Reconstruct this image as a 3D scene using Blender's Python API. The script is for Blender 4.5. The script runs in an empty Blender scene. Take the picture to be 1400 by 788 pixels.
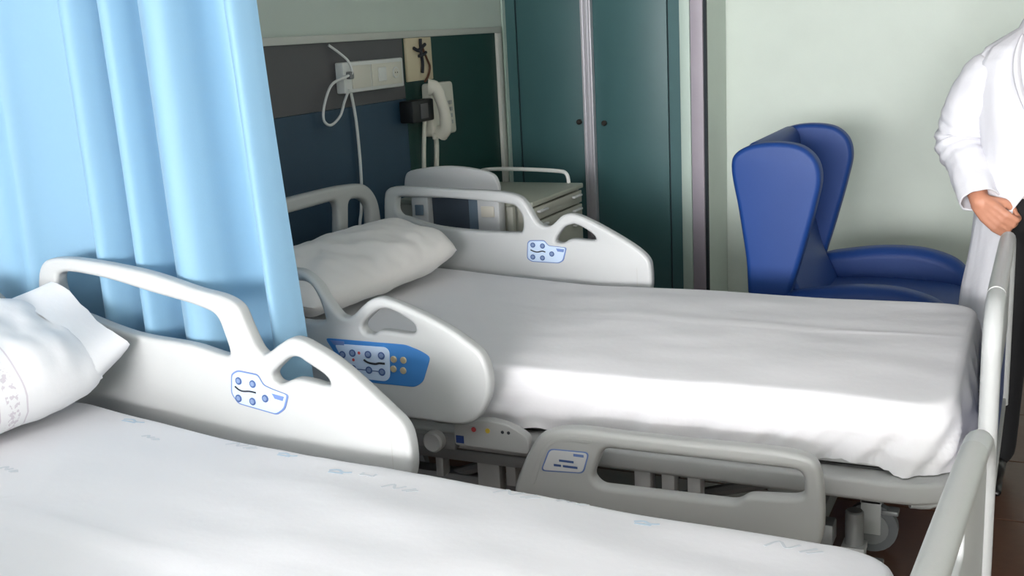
import bpy, bmesh, math, random
from mathutils import Vector, Matrix, noise
random.seed(4)
PI = math.pi
scn = bpy.context.scene
C = scn.collection

# ------------------------------------------------------------------ camera
cam_d = bpy.data.cameras.new('camera'); cam = bpy.data.objects.new('camera', cam_d); C.objects.link(cam)
def set_camera(f=1529.0, h=1.55, yaw=-.453, pit=.228, rol=-.0525):
    c, s = math.cos, math.sin
    Mx = Matrix(((1,0,0),(0,0,-1),(0,1,0)))
    Rw = Matrix(((c(yaw),-s(yaw),0),(s(yaw),c(yaw),0),(0,0,1)))
    Pm = Matrix(((1,0,0),(0,c(pit),-s(pit)),(0,s(pit),c(pit))))
    Qm = Matrix(((c(rol),-s(rol),0),(s(rol),c(rol),0),(0,0,1)))
    R = Qm @ Pm @ Mx @ Rw
    m = Matrix((R[0], -R[1], -R[2])).transposed().to_4x4()
    m.translation = (0, 0, h)
    cam.matrix_world = m
    cam_d.sensor_fit = 'HORIZONTAL'; cam_d.sensor_width = 36.0; cam_d.lens = f / 1400 * 36
    cam_d.clip_start = .05
set_camera()
scn.camera = cam

# ------------------------------------------------------------------ world, daylight, exposure
w = bpy.data.worlds.new('daylight'); scn.world = w; w.use_nodes = True
bg = w.node_tree.nodes['Background']; bg.inputs[0].default_value = (.80, .88, 1, 1); bg.inputs[1].default_value = 1.0
def window_light(name, loc, sx, sz, power, col, rotz=0):
    l = bpy.data.lights.new(name, 'AREA'); l.shape = 'RECTANGLE'; l.size = sx; l.size_y = sz; l.energy = power; l.color = col
    o = bpy.data.objects.new(name, l); C.objects.link(o); o.location = loc; o.rotation_euler = (PI/2, 0, rotz)
    return o
window_light('window_daylight', (-.15, -7.12, 1.75), 4.4, 1.55, 740, (1, .977, .99))
scn.view_settings.view_transform = 'Standard'; scn.view_settings.look = 'None'
scn.view_settings.gamma = 1; scn.view_settings.use_curve_mapping = False
scn.view_settings.exposure = .84

# ------------------------------------------------------------------ materials
def lin(c):
    return tuple((v/255/12.92 if v/255 <= .04045 else ((v/255+.055)/1.055)**2.4) for v in c)
def mat(name, rgb, rough=.5, metal=0, bump=0, bscale=60, var=0, vscale=6, spec=.5, stretch=None, coat=0):
    m = bpy.data.materials.new(name); m.use_nodes = True
    nt = m.node_tree; b = nt.nodes['Principled BSDF']
    col = lin(rgb) + (1,)
    b.inputs['Base Color'].default_value = col; b.inputs['Roughness'].default_value = rough
    b.inputs['Metallic'].default_value = metal; b.inputs['Specular IOR Level'].default_value = spec
    b.inputs['Coat Weight'].default_value = coat
    tc = nt.nodes.new('ShaderNodeTexCoord'); mp = nt.nodes.new('ShaderNodeMapping')
    nt.links.new(tc.outputs['Object'], mp.inputs[0])
    if stretch: mp.inputs['Scale'].default_value = stretch
    if var:
        n = nt.nodes.new('ShaderNodeTexNoise'); n.inputs['Scale'].default_value = vscale; n.inputs['Detail'].default_value = 4
        nt.links.new(mp.outputs[0], n.inputs['Vector'])
        mr = nt.nodes.new('ShaderNodeMapRange'); mr.inputs[3].default_value = 1-var; mr.inputs[4].default_value = 1+var
        mr.inputs[1].default_value = .3; mr.inputs[2].default_value = .7
        nt.links.new(n.outputs['Fac'], mr.inputs[0])
        mx = nt.nodes.new('ShaderNodeMix'); mx.data_type = 'RGBA'; mx.blend_type = 'MULTIPLY'; mx.inputs[0].default_value = 1
        mx.inputs[6].default_value = col; nt.links.new(mr.outputs[0], mx.inputs[7])
        nt.links.new(mx.outputs[2], b.inputs['Base Color'])
    if bump:
        n2 = nt.nodes.new('ShaderNodeTexNoise'); n2.inputs['Scale'].default_value = bscale; n2.inputs['Detail'].default_value = 5
        nt.links.new(mp.outputs[0], n2.inputs['Vector'])
        bp = nt.nodes.new('ShaderNodeBump'); bp.inputs['Strength'].default_value = bump; bp.inputs['Distance'].default_value = .01
        nt.links.new(n2.outputs['Fac'], bp.inputs['Height']); nt.links.new(bp.outputs[0], b.inputs['Normal'])
    return m
M = {}
M['wall'] = mat('pale green paint', (204,214,205), .6, bump=.05, bscale=120, var=.02)
M['ceil'] = mat('ceiling white', (232,232,232), .8)
M['floor_joint'] = mat('tile joint', (52,46,42), .8)
M['tile'] = mat('brown floor tile', (92,62,46), .35, bump=.05, bscale=30, var=.14, vscale=9)
M['teal'] = mat('teal laminate', (64,102,104), .45, var=.03, bump=.04, bscale=200)
M['teal_dark'] = mat('dark seam', (22,34,40), .7)
M['alu'] = mat('brushed aluminium', (196,194,200), .4, metal=.35, var=.04, vscale=20, stretch=(1,1,.05))
M['lav'] = mat('lilac grey steel', (168,160,170), .5, var=.03)
M['framegreen'] = mat('pale green frame', (186,204,194), .5)
M['panel_grey'] = mat('charcoal grey board', (86,84,86), .5, bump=.04, bscale=180, var=.03)
M['panel_blue'] = mat('petrol blue board', (36,66,88), .5, bump=.04, bscale=180, var=.04)
M['panel_green'] = mat('bottle green board', (4,56,50), .5, bump=.04, bscale=180, var=.04)
M['trim'] = mat('cream trim', (206,206,198), .45)
M['cream'] = mat('cream plastic', (222,217,204), .4)
M['white_plastic'] = mat('white plastic', (226,226,222), .35)
M['rail'] = mat('light grey moulded plastic', (186,188,188), .38, bump=.02, bscale=260)
M['rail_low'] = mat('grey moulded plastic', (178,179,177), .38, bump=.02, bscale=260)
M['deck'] = mat('grey painted steel', (170,171,170), .4)
M['mech'] = mat('mid grey steel', (128,130,130), .45, metal=.2)
M['black'] = mat('black plastic', (17,18,20), .5)
M['rubber'] = mat('dark grey rubber', (92,95,97), .6)
M['blue_panel'] = mat('blue control foil', (62,124,190), .4)
M['blue_light'] = mat('pale blue control foil', (190,208,230), .45)
M['blue_line'] = mat('blue print', (104,128,182), .5)
M['btn'] = mat('grey blue key', (120,140,176), .45)
M['btn_dark'] = mat('dark blue key rim', (64,88,138), .5)
M['gold'] = mat('gold key', (196,180,148), .35, metal=.3)
M['ink'] = mat('black print', (34,36,44), .6)
M['red'] = mat('red print', (190,70,74), .5)
M['yellow'] = mat('yellow print', (196,170,60), .5)
M['blue_solid'] = mat('deep blue plastic', (34,64,128), .4)
M['leaf'] = mat('pale grey laminate', (205,206,207), .4)
M['cab'] = mat('grey green laminate', (168,168,156), .45)
M['cab_top'] = mat('grey green worktop', (162,164,150), .4)
M['cab_dark'] = mat('slate panel', (62,72,84), .5)
M['cab_blue'] = mat('blue grey panel', (104,122,138), .5)
M['vinyl'] = mat('royal blue vinyl', (22,60,126), .5, bump=.06, bscale=320, var=.03, vscale=4, spec=.35)
M['coat'] = mat('white cotton coat', (218,218,224), .8, bump=.12, bscale=40)
M['shirt'] = mat('pale pink shirt', (230,214,212), .8)
M['trousers'] = mat('black trousers', (16,16,19), .8)
M['skin'] = mat('skin', (190,132,106), .5, var=.05, vscale=30)
M['hair'] = mat('dark brown hair', (46,32,24), .6)
M['eye'] = mat('eye white', (230,228,224), .3)
M['shoe'] = mat('black leather', (14,14,15), .35)
M['wood'] = mat('brown cord', (96,60,40), .6)
M['alu_dark'] = mat('dark knob', (70,66,62), .35, metal=.6)
M['print'] = mat('pale blue laundry print', (190,206,220), .85)
M['print2'] = mat('grey laundry print', (208,212,217), .85)

def cloth_mat(name, rgb, marks=False):
    m = mat(name, rgb, .85, bump=.16, bscale=14, spec=.2)
    nt = m.node_tree; b = nt.nodes['Principled BSDF']
    b.inputs['Sheen Weight'].default_value = .15
    tc = nt.nodes.new('ShaderNodeTexCoord')
    wv = nt.nodes.new('ShaderNodeTexWave'); wv.inputs['Scale'].default_value = 130; wv.inputs['Distortion'].default_value = 1.5
    wv.bands_direction = 'Y'
    nt.links.new(tc.outputs['Object'], wv.inputs['Vector'])
    bp = nt.nodes.new('ShaderNodeBump'); bp.inputs['Strength'].default_value = .03; bp.inputs['Distance'].default_value = .004
    nt.links.new(wv.outputs['Fac'], bp.inputs['Height'])
    old = [n for n in nt.nodes if n.type == 'BUMP' and n != bp][0]
    nt.links.new(old.outputs[0], bp.inputs['Normal']); nt.links.new(bp.outputs[0], b.inputs['Normal'])
    return m
M['sheet'] = cloth_mat('white cotton sheet', (228,227,230))
M['pillowcase'] = cloth_mat('white pillowcase', (232,228,225))

def pillow_print_mat():
    m = cloth_mat('printed pillowcase', (232,231,233)); nt = m.node_tree; b = nt.nodes['Principled BSDF']
    tc = nt.nodes.new('ShaderNodeTexCoord'); sp = nt.nodes.new('ShaderNodeSeparateXYZ'); nt.links.new(tc.outputs['Object'], sp.inputs[0])
    def band(c, wd):
        s = nt.nodes.new('ShaderNodeMath'); s.operation = 'SUBTRACT'; nt.links.new(sp.outputs['Y'], s.inputs[0]); s.inputs[1].default_value = c
        a = nt.nodes.new('ShaderNodeMath'); a.operation = 'ABSOLUTE'; nt.links.new(s.outputs[0], a.inputs[0])
        l = nt.nodes.new('ShaderNodeMath'); l.operation = 'LESS_THAN'; nt.links.new(a.outputs[0], l.inputs[0]); l.inputs[1].default_value = wd
        return l
    l1 = band(.045, .0022); l2 = band(.115, .0022); l3 = band(.08, .016)
    vo = nt.nodes.new('ShaderNodeTexNoise'); vo.inputs['Scale'].default_value = 85; nt.links.new(tc.outputs['Object'], vo.inputs['Vector'])
    gt = nt.nodes.new('ShaderNodeMath'); gt.operation = 'GREATER_THAN'; gt.inputs[1].default_value = .54; nt.links.new(vo.outputs['Fac'], gt.inputs[0])
    ml = nt.nodes.new('ShaderNodeMath'); ml.operation = 'MULTIPLY'; nt.links.new(l3.outputs[0], ml.inputs[0]); nt.links.new(gt.outputs[0], ml.inputs[1])
    a1 = nt.nodes.new('ShaderNodeMath'); a1.operation = 'ADD'; nt.links.new(l1.outputs[0], a1.inputs[0]); nt.links.new(l2.outputs[0], a1.inputs[1])
    a2 = nt.nodes.new('ShaderNodeMath'); a2.operation = 'ADD'; a2.use_clamp = True; nt.links.new(a1.outputs[0], a2.inputs[0]); nt.links.new(ml.outputs[0], a2.inputs[1])
    mx = nt.nodes.new('ShaderNodeMix'); mx.data_type = 'RGBA'
    nt.links.new(a2.outputs[0], mx.inputs[0])
    mx.inputs[6].default_value = lin((232,231,233))+(1,); mx.inputs[7].default_value = lin((210,203,210))+(1,)
    nt.links.new(mx.outputs[2], b.inputs['Base Color'])
    return m
M['pillow_print'] = pillow_print_mat()

def curtain_mat():
    m = mat('sky blue curtain cloth', (144,186,214), .55, bump=.05, bscale=260, spec=.3)
    nt = m.node_tree; b = nt.nodes['Principled BSDF']
    tr = nt.nodes.new('ShaderNodeBsdfTranslucent'); tr.inputs[0].default_value = lin((144,186,214))+(1,)
    ms = nt.nodes.new('ShaderNodeMixShader'); ms.inputs[0].default_value = .25
    out = [n for n in nt.nodes if n.type == 'OUTPUT_MATERIAL'][0]
    nt.links.new(b.outputs[0], ms.inputs[1]); nt.links.new(tr.outputs[0], ms.inputs[2]); nt.links.new(ms.outputs[0], out.inputs[0])
    b.inputs['Sheen Weight'].default_value = .2
    return m
M['curtain'] = curtain_mat()
def glass_mat():
    m = bpy.data.materials.new('window glass'); m.use_nodes = True; nt = m.node_tree
    nt.nodes.remove(nt.nodes['Principled BSDF'])
    t = nt.nodes.new('ShaderNodeBsdfTransparent'); g = nt.nodes.new('ShaderNodeBsdfGlossy'); g.inputs['Roughness'].default_value = .02
    ms = nt.nodes.new('ShaderNodeMixShader'); ms.inputs[0].default_value = .06
    out = [n for n in nt.nodes if n.type == 'OUTPUT_MATERIAL'][0]
    nt.links.new(t.outputs[0], ms.inputs[1]); nt.links.new(g.outputs[0], ms.inputs[2]); nt.links.new(ms.outputs[0], out.inputs[0])
    return m
M['glass'] = glass_mat()

# ------------------------------------------------------------------ helpers
def tag(o, label=None, cat=None, group=None, kind=None):
    if label: o['label'] = label
    if cat: o['category'] = cat
    if group: o['group'] = group
    if kind: o['kind'] = kind
    return o
def empty(name, loc=(0,0,0), rz=0, label=None, cat=None, group=None):
    o = bpy.data.objects.new(name, None); C.objects.link(o); o.location = loc; o.rotation_euler = (0,0,rz)
    o.empty_display_size = .1
    return tag(o, label, cat, group)
def link(name, me, m, parent=None, org=None, smooth=35):
    """link a mesh whose vertices are in world (or bed) space; org is the thing's origin to subtract"""
    if org is not None: me.transform(Matrix.Translation(-Vector(org)))
    if smooth:
        for p in me.polygons: p.use_smooth = True
        me.set_sharp_from_angle(angle=math.radians(smooth))
    me.materials.clear(); me.materials.append(M[m] if isinstance(m, str) else m)
    me.name = name
    o = bpy.data.objects.new(name, me); C.objects.link(o)
    if parent: o.parent = parent
    return o
def bm_mesh(bm):
    bmesh.ops.recalc_face_normals(bm, faces=bm.faces[:])
    me = bpy.data.meshes.new('m'); bm.to_mesh(me); bm.free(); return me
def pyd(v, f):
    me = bpy.data.meshes.new('m'); me.from_pydata(v, [], f); me.validate(); me.update(); return me
def box_bm(bm, x0, x1, y0, y1, z0, z1, bev=0, seg=2):
    r = bmesh.ops.create_cube(bm, size=1)
    for v in r['verts']:
        v.co = ((x0+x1)/2+v.co.x*(x1-x0), (y0+y1)/2+v.co.y*(y1-y0), (z0+z1)/2+v.co.z*(z1-z0))
    if bev:
        es = list({e for v in r['verts'] for e in v.link_edges})
        bmesh.ops.bevel(bm, geom=es, offset=bev, segments=seg, affect='EDGES', profile=.5)
def box(*a, bev=0, seg=2):
    bm = bmesh.new(); box_bm(bm, *a, bev=bev, seg=seg); return bm_mesh(bm)
def boxes(lst, bev=.002):
    bm = bmesh.new()
    for a in lst: box_bm(bm, *a, bev=bev)
    return bm_mesh(bm)
def smooth_path(pts, n=8, closed=False):
    P = [Vector(p) for p in pts]; out = []; L = len(P)
    rng = range(L) if closed else range(L-1)
    for i in rng:
        p1 = P[i]; p2 = P[(i+1) % L]
        p0 = P[(i-1) % L] if closed or i > 0 else p1; p3 = P[(i+2) % L] if closed or i+2 < L else p2
        for k in range(n):
            t = k/n
            out.append(.5*((2*p1)+(p2-p0)*t+(2*p0-5*p1+4*p2-p3)*t*t+(3*p1-p0-3*p2+p3)*t**3))
    if not closed: out.append(P[-1])
    return out
def tube_bm(bm, pts, r, seg=10, closed=False, flat=None):
    P = [Vector(p) for p in pts]; n = len(P); rings = []
    rr = r if isinstance(r, (list, tuple)) else [r]*n
    ref = None
    for i, p in enumerate(P):
        a = P[(i-1) % n] if closed or i > 0 else p; b = P[(i+1) % n] if closed or i < n-1 else p
        t = (b-a).normalized()
        if ref is None:
            ref = Vector((0,0,1)) if abs(t.z) < .9 else Vector((1,0,0))
        u = (ref - t*ref.dot(t)).normalized(); v = t.cross(u); ref = u
        sx, sy = (1, 1) if not flat else flat
        rings.append([bm.verts.new(p + rr[i]*(sx*math.cos(2*PI*k/seg)*u + sy*math.sin(2*PI*k/seg)*v)) for k in range(seg)])
    for i in range(n if closed else n-1):
        A, B = rings[i], rings[(i+1) % n]
        for k in range(seg): bm.faces.new((A[k], A[(k+1) % seg], B[(k+1) % seg], B[k]))
    if not closed:
        bm.faces.new(rings[0][::-1]); bm.faces.new(rings[-1])
def tube(pts, r, seg=10, closed=False, flat=None):
    bm = bmesh.new(); tube_bm(bm, pts, r, seg, closed, flat); return bm_mesh(bm)
def disc_bm(bm, c, axis, r, h, seg=16, bev=0):
    """cylinder starting at c and going h along the axis letter"""
    ax = {'x': Vector((1,0,0)), 'y': Vector((0,1,0)), 'z': Vector((0,0,1))}[axis]
    u = Vector((0,0,1)) if axis != 'z' else Vector((1,0,0)); v = ax.cross(u); c = Vector(c)
    prof = [(r, 0), (r, h-(bev if h > 0 else -bev)), (r-bev, h)] if bev else [(r, 0), (r, h)]
    rings = [[bm.verts.new(c+ax*hh+q*(math.cos(2*PI*k/seg)*u+math.sin(2*PI*k/seg)*v)) for k in range(seg)] for q, hh in prof]
    for A, B in zip(rings, rings[1:]):
        for k in range(seg): bm.faces.new((A[k], A[(k+1) % seg], B[(k+1) % seg], B[k]))
    bm.faces.new(rings[0][::-1]); bm.faces.new(rings[-1])
def disc(c, axis, r, h, seg=16, bev=0):
    bm = bmesh.new(); disc_bm(bm, c, axis, r, h, seg, bev); return bm_mesh(bm)
def fillet(pts, r, n=5):
    """round the corners of a closed 2D polygon; r is one radius or one per point"""
    P = [Vector(p) for p in pts]; L = len(P); out = []
    for i, p in enumerate(P):
        a = P[i-1]; b = P[(i+1) % L]; ri = r[i] if isinstance(r, (list, tuple)) else r
        d1 = (a-p); d2 = (b-p)
        q = min(ri, d1.length*.49, d2.length*.49)
        s = p+d1.normalized()*q; e = p+d2.normalized()*q
        for k in range(n+1):
            t = k/n; out.append((1-t)**2*s+2*t*(1-t)*p+t*t*e)
    return [(v.x, v.y) for v in out]
def plate(outer, holes, thick, bev, plane, at, bres=3):
    """solid plate from a 2D outline with holes; plane XZ / YZ / XY, centred at coordinate `at`"""
    cu = bpy.data.curves.new('c', 'CURVE'); cu.dimensions = '2D'; cu.fill_mode = 'BOTH'
    cu.extrude = max(thick/2-bev, .0001); cu.bevel_depth = bev; cu.bevel_resolution = bres
    if bev: cu.offset = -bev
    for pts in [outer]+holes:
        s = cu.splines.new('POLY'); s.points.add(len(pts)-1); s.use_cyclic_u = True
        for q, p in zip(s.points, pts): q.co = (p[0], p[1], 0, 1)
    o = bpy.data.objects.new('c', cu); C.objects.link(o)
    bpy.context.view_layer.update()
    me = bpy.data.meshes.new_from_object(o.evaluated_get(bpy.context.evaluated_depsgraph_get()))
    bpy.data.objects.remove(o); bpy.data.curves.remove(cu)
    for v in me.vertices:
        a, b, c = v.co
        v.co = {'XZ': (a, at-c, b), 'YZ': (at+c, a, b), 'XY': (a, b, at+c)}[plane]
    bm = bmesh.new(); bm.from_mesh(me); bpy.data.meshes.remove(me)
    bmesh.ops.remove_doubles(bm, verts=bm.verts[:], dist=1e-5)
    return bm_mesh(bm)
def sm2(pts, n=5):
    """closed centripetal Catmull-Rom through 2D points (no overshoot on uneven spacing)"""
    P = [Vector((p[0], p[1])) for p in pts]; L = len(P); out = []
    for i in range(L):
        p0, p1, p2, p3 = P[i-1], P[i], P[(i+1) % L], P[(i+2) % L]
        t1 = (p1-p0).length**.5; t2 = t1+(p2-p1).length**.5; t3 = t2+(p3-p2).length**.5
        for k in range(n):
            t = t1+(t2-t1)*k/n
            a1 = p0*((t1-t)/t1)+p1*(t/t1); a2 = p1*((t2-t)/(t2-t1))+p2*((t-t1)/(t2-t1)); a3 = p2*((t3-t)/(t3-t2))+p3*((t-t2)/(t3-t2))
            b1 = a1*((t2-t)/t2)+a2*(t/t2); b2 = a2*((t3-t)/(t3-t1))+a3*((t-t1)/(t3-t1))
            c = b1*((t2-t)/(t2-t1))+b2*((t-t1)/(t2-t1)); out.append((c.x, c.y))
    return out
def copy_tree(o, parent=None):
    c = o.copy(); C.objects.link(c); c.parent = parent
    for ch in list(o.children): copy_tree(ch, c)
    return c
def fbm(x, y, z, s): return noise.noise(Vector((x*s, y*s, z*s)))

# ------------------------------------------------------------------ room
X0, X1, Y0, Y1, ZC = -2.6, 2.4, -7.0, 5.78, 2.7
fl = tag(link('floor', box(X0-.15, X1+.15, Y0-.15, Y1+.15, -.12, -.006), 'floor_joint', smooth=0), kind='structure')
tm = None; ts = .5
nx = int((X1-X0)/ts)+1; ny = int((Y1-Y0)/ts)+1
for i in range(nx):
    for j in range(ny):
        xa, ya = X0+i*ts, Y0+j*ts
        xb, yb = min(xa+ts, X1), min(ya+ts, Y1)
        if xb-xa < .03 or yb-ya < .03: continue
        full = abs(xb-xa-ts) < 1e-6 and abs(yb-ya-ts) < 1e-6
        if full:
            if tm is None:
                tm = box(.003, ts-.003, .003, ts-.003, -.006, 0, bev=.0015, seg=1); tm.materials.append(M['tile'])
            o = bpy.data.objects.new('tile', tm); C.objects.link(o); o.location = (xa, ya, 0); o.parent = fl
        else:
            link('tile', box(xa+.003, xb-.003, ya+.003, yb-.003, -.006, 0, bev=.0015, seg=1), 'tile', fl, smooth=0)
tag(link('ceiling', box(X0-.15, X1+.15, Y0-.15, Y1+.15, ZC, ZC+.12), 'ceil', smooth=0), kind='structure')
tag(link('wall_left', box(X0-.15, X0, Y0-.15, Y1+.15, 0, ZC), 'wall', smooth=0), kind='structure')
tag(link('wall_right', box(X1, X1+.15, Y0-.15, Y1+.15, 0, ZC), 'wall', smooth=0), kind='structure')
tag(link('wall_back', box(X0, X1, Y1, Y1+.15, 0, ZC), 'wall', smooth=0), kind='structure')
WX0, WX1, WZ0, WZ1 = -2.4, 2.1, .95, 2.55
tag(link('wall_front', boxes([(X0, WX0, Y0-.15, Y0, 0, ZC), (WX1, X1, Y0-.15, Y0, 0, ZC), (WX0, WX1, Y0-.15, Y0, 0, WZ0), (WX0, WX1, Y0-.15, Y0, WZ1, ZC)], 0), 'wall', smooth=0), kind='structure')
wn = empty('window_1', ((WX0+WX1)/2, Y0, WZ0)); tag(wn, kind='structure')
wo = wn.location
fr = [(WX0, WX1, Y0-.1, Y0-.04, WZ0, WZ0+.05), (WX0, WX1, Y0-.1, Y0-.04, WZ1-.05, WZ1), (WX0, WX0+.05, Y0-.1, Y0-.04, WZ0, WZ1), (WX1-.05, WX1, Y0-.1, Y0-.04, WZ0, WZ1)]
link('window_frame', boxes(fr), 'white_plastic', wn, wo)
for k in range(1, 3):
    x = WX0+(WX1-WX0)*k/3
    link('mullion', box(x-.025, x+.025, Y0-.1, Y0-.04, WZ0+.05, WZ1-.05, bev=.004), 'white_plastic', wn, wo)
for k in range(3):
    xa = WX0+(WX1-WX0)*k/3+.05; xb = WX0+(WX1-WX0)*(k+1)/3-.05
    link('pane', box(xa, xb, Y0-.073, Y0-.067, WZ0+.05, WZ1-.05), 'glass', wn, wo, smooth=0)
link('window_sill', box(WX0-.03, WX1+.03, Y0-.04, Y0+.12, WZ0-.03, WZ0, bev=.006), 'white_plastic', wn, wo)
for nm, a in (('baseboard_back', (-1.5, X1, Y1-.014, Y1, 0, .08)), ('baseboard_left', (X0, X0+.014, Y0, 5.3, 0, .08)), ('baseboard_right', (X1-.014, X1, Y0, Y1, 0, .08))):
    tag(link(nm, box(*a, bev=.003), 'lav', smooth=0), kind='structure')

# unseen ceiling panels with glowing diffusers, added to brighten the bed tops
def added_ceiling_light(x, y, power, label):
    r = empty('added_ceiling_light', (x, y, ZC), label=label, cat='light')
    link('frame', boxes([(x-.62, x+.62, y-.32, y-.30, ZC-.05, ZC-.001), (x-.62, x+.62, y+.30, y+.32, ZC-.05, ZC-.001), (x-.62, x-.60, y-.30, y+.30, ZC-.05, ZC-.001), (x+.60, x+.62, y-.30, y+.30, ZC-.05, ZC-.001)], .002), 'white_plastic', r, r.location)
    em = bpy.data.materials.new('lit diffuser'); em.use_nodes = True; b = em.node_tree.nodes['Principled BSDF']
    b.inputs['Emission Color'].default_value = (.96, .99, 1, 1); b.inputs['Emission Strength'].default_value = power
    link('diffuser', box(x-.60, x+.60, y-.30, y+.30, ZC-.035, ZC-.001), em, r, r.location, smooth=0)
added_ceiling_light(-.6, .9, 3.6, 'added, unseen square-edged ceiling light panel above the bed by the curtain')
added_ceiling_light(-.6, -2.6, 4.2, 'added, unseen square-edged ceiling light panel between the window and the beds')

# ------------------------------------------------------------------ wardrobe built into the corner
YW = 5.40
wr = empty('wardrobe', (-2.06, 5.6, 0), label='tall built-in wardrobe with two teal doors beside the head panel', cat='wardrobe'); wo = wr.location
link('carcass', box(X0+.004, -1.52, YW+.03, Y1-.004, 0, ZC-.004), 'wall', wr, wo, smooth=0)
link('frame_post', box(X0+.004, -2.586, YW-.03, YW+.03, 0, ZC-.004, bev=.002), 'framegreen', wr, wo)
link('fixed_strip', box(-2.586, -2.533, YW+.004, YW+.03, 0, ZC-.004), 'teal', wr, wo, smooth=0)
link('fixed_strip', box(-1.708, -1.648, YW+.004, YW+.03, 0, ZC-.004), 'teal', wr, wo, smooth=0)
link('frame_post', box(-1.648, -1.597, YW-.012, YW+.03, 0, ZC-.004, bev=.003), 'framegreen', wr, wo)
link('corner_strip', box(-1.595, -1.534, YW-.006, YW+.03, 0, ZC-.004, bev=.002), 'lav', wr, wo)
link('shadow_gap', box(-1.534, -1.5205, YW+.01, YW+.03, 0, ZC-.004), 'teal_dark', wr, wo, smooth=0)
link('centre_post', boxes([(-2.157, -2.142, YW-.03, YW+.03, 0, ZC-.004), (-2.142, -2.117, YW-.024, YW+.03, 0, ZC-.004), (-2.117, -2.102, YW-.03, YW+.03, 0, ZC-.004)]), 'alu', wr, wo)
link('seam', box(-2.533, -2.525, YW+.016, YW+.03, 0, ZC-.004), 'teal_dark', wr, wo, smooth=0)
link('seam', box(-1.716, -1.708, YW+.016, YW+.03, 0, ZC-.004), 'teal_dark', wr, wo, smooth=0)
def knob(x, z, par):
    bm = bmesh.new(); disc_bm(bm, (x, YW+.004, z), 'y', .007, -.018, 10); disc_bm(bm, (x, YW-.012, z), 'y', .014, -.014, 14, .005)
    link('knob', bm_mesh(bm), 'alu_dark', par, wo)
d1 = link('door', box(-2.525, -2.157, YW+.004, YW+.03, .06, ZC-.03, bev=.003), 'teal', wr, wo); knob(-2.187, 1.063, d1)
d2 = link('door', box(-2.102, -1.716, YW+.004, YW+.03, .06, ZC-.03, bev=.003), 'teal', wr, wo); knob(-2.050, 1.055, d2)
link('plinth', box(-2.586, -1.648, YW+.012, YW+.03, 0, .055), 'teal_dark', wr, wo, smooth=0)

# ------------------------------------------------------------------ head panel on the left wall
bp = empty('bedhead_panel', (X0, 3.2, .1), label='wall panel of grey, petrol blue and dark green boards with cream trim', cat='wall panel'); bo = bp.location
XP = X0+.016
link('board', box(X0+.001, XP, .5, 4.335, 1.272, 1.532), 'panel_grey', bp, bo, smooth=0)['label'] = 'charcoal grey upper board'
link('board', box(X0+.001, XP, .5, 4.335, .1, 1.270), 'panel_blue', bp, bo, smooth=0)['label'] = 'petrol blue lower board'
link('board', box(X0+.001, XP, 4.337, 5.262, .1, 1.532), 'panel_green', bp, bo, smooth=0)['label'] = 'dark green board'
link('top_trim', box(X0+.001, X0+.032, .47, 5.31, 1.532, 1.562, bev=.003), 'trim', bp, bo)
link('side_trim', box(X0+.001, X0+.032, 5.262, 5.31, .1, 1.532, bev=.003), 'trim', bp, bo)
link('side_trim', box(X0+.001, X0+.032, .47, .5, .1, 1.532, bev=.003), 'trim', bp, bo)

# socket strip with sockets
ss = empty('socket_strip', (XP, 4.03, 1.33), label='white socket strip on the grey board with a cable plugged in', cat='socket'); so = ss.location
link('housing', box(XP, XP+.04, 3.80, 4.265, 1.329, 1.452, bev=.006), 'white_plastic', ss, so)
for ya, yb in ((3.855, 3.995), (4.005, 4.245)):
    link('cover_plate', box(XP+.04, XP+.044, ya, yb, 1.345, 1.436, bev=.0015), 'cream', ss, so)
sk = link('socket', disc((XP+.044, 4.19, 1.392), 'x', .024, .004, 20, .001), 'white_plastic', ss, so)
link('socket_hole', disc((XP+.0481, 4.19, 1.392), 'x', .018, .0008, 20), 'cream', sk, so)
for dy in (-.008, .008): link('pin_hole', disc((XP+.0485, 4.19+dy, 1.392), 'x', .003, .0008, 8), 'black', sk, so)
link('plug', box(XP+.04, XP+.062, 3.815, 3.845, 1.385, 1.415, bev=.005), 'mech', ss, so)
for y in (4.08,): link('switch', box(XP+.044, XP+.05, y-.03, y+.03, 1.362, 1.42, bev=.003), 'white_plastic', ss, so)
def wire(name, pts, r, m, label, cat='cable', n=10, group=None):
    q = smooth_path(pts, n); o = pts[0]
    ob = link(name, tube(q, r, 8), m, None, o); ob.location = o
    return tag(ob, label, cat, group)
xw = XP+.028
wire('loop_cable', [(XP+.012, 3.755, 1.522), (xw, 3.80, 1.49), (xw+.02, 3.83, 1.455), (xw+.03, 3.835, 1.41), (xw+.02, 3.80, 1.395), (xw, 3.73, 1.37), (xw, 3.67, 1.30), (xw, 3.655, 1.24), (xw, 3.70, 1.215), (xw, 3.77, 1.245), (xw, 3.81, 1.30), (xw+.02, 3.82, 1.345)], .0055, 'white_plastic', 'white cable looping down from the socket strip')
wire('call_cord', [(XP+.012, 3.885, 1.329), (XP+.016, 3.90, 1.2), (XP+.018, 3.90, 1.0), (XP+.018, 3.88, .85), (XP+.018, 3.86, .78), (XP+.02, 3.85, .62)], .0065, 'white_plastic', 'long thin white cord hanging straight below the socket strip')

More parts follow.
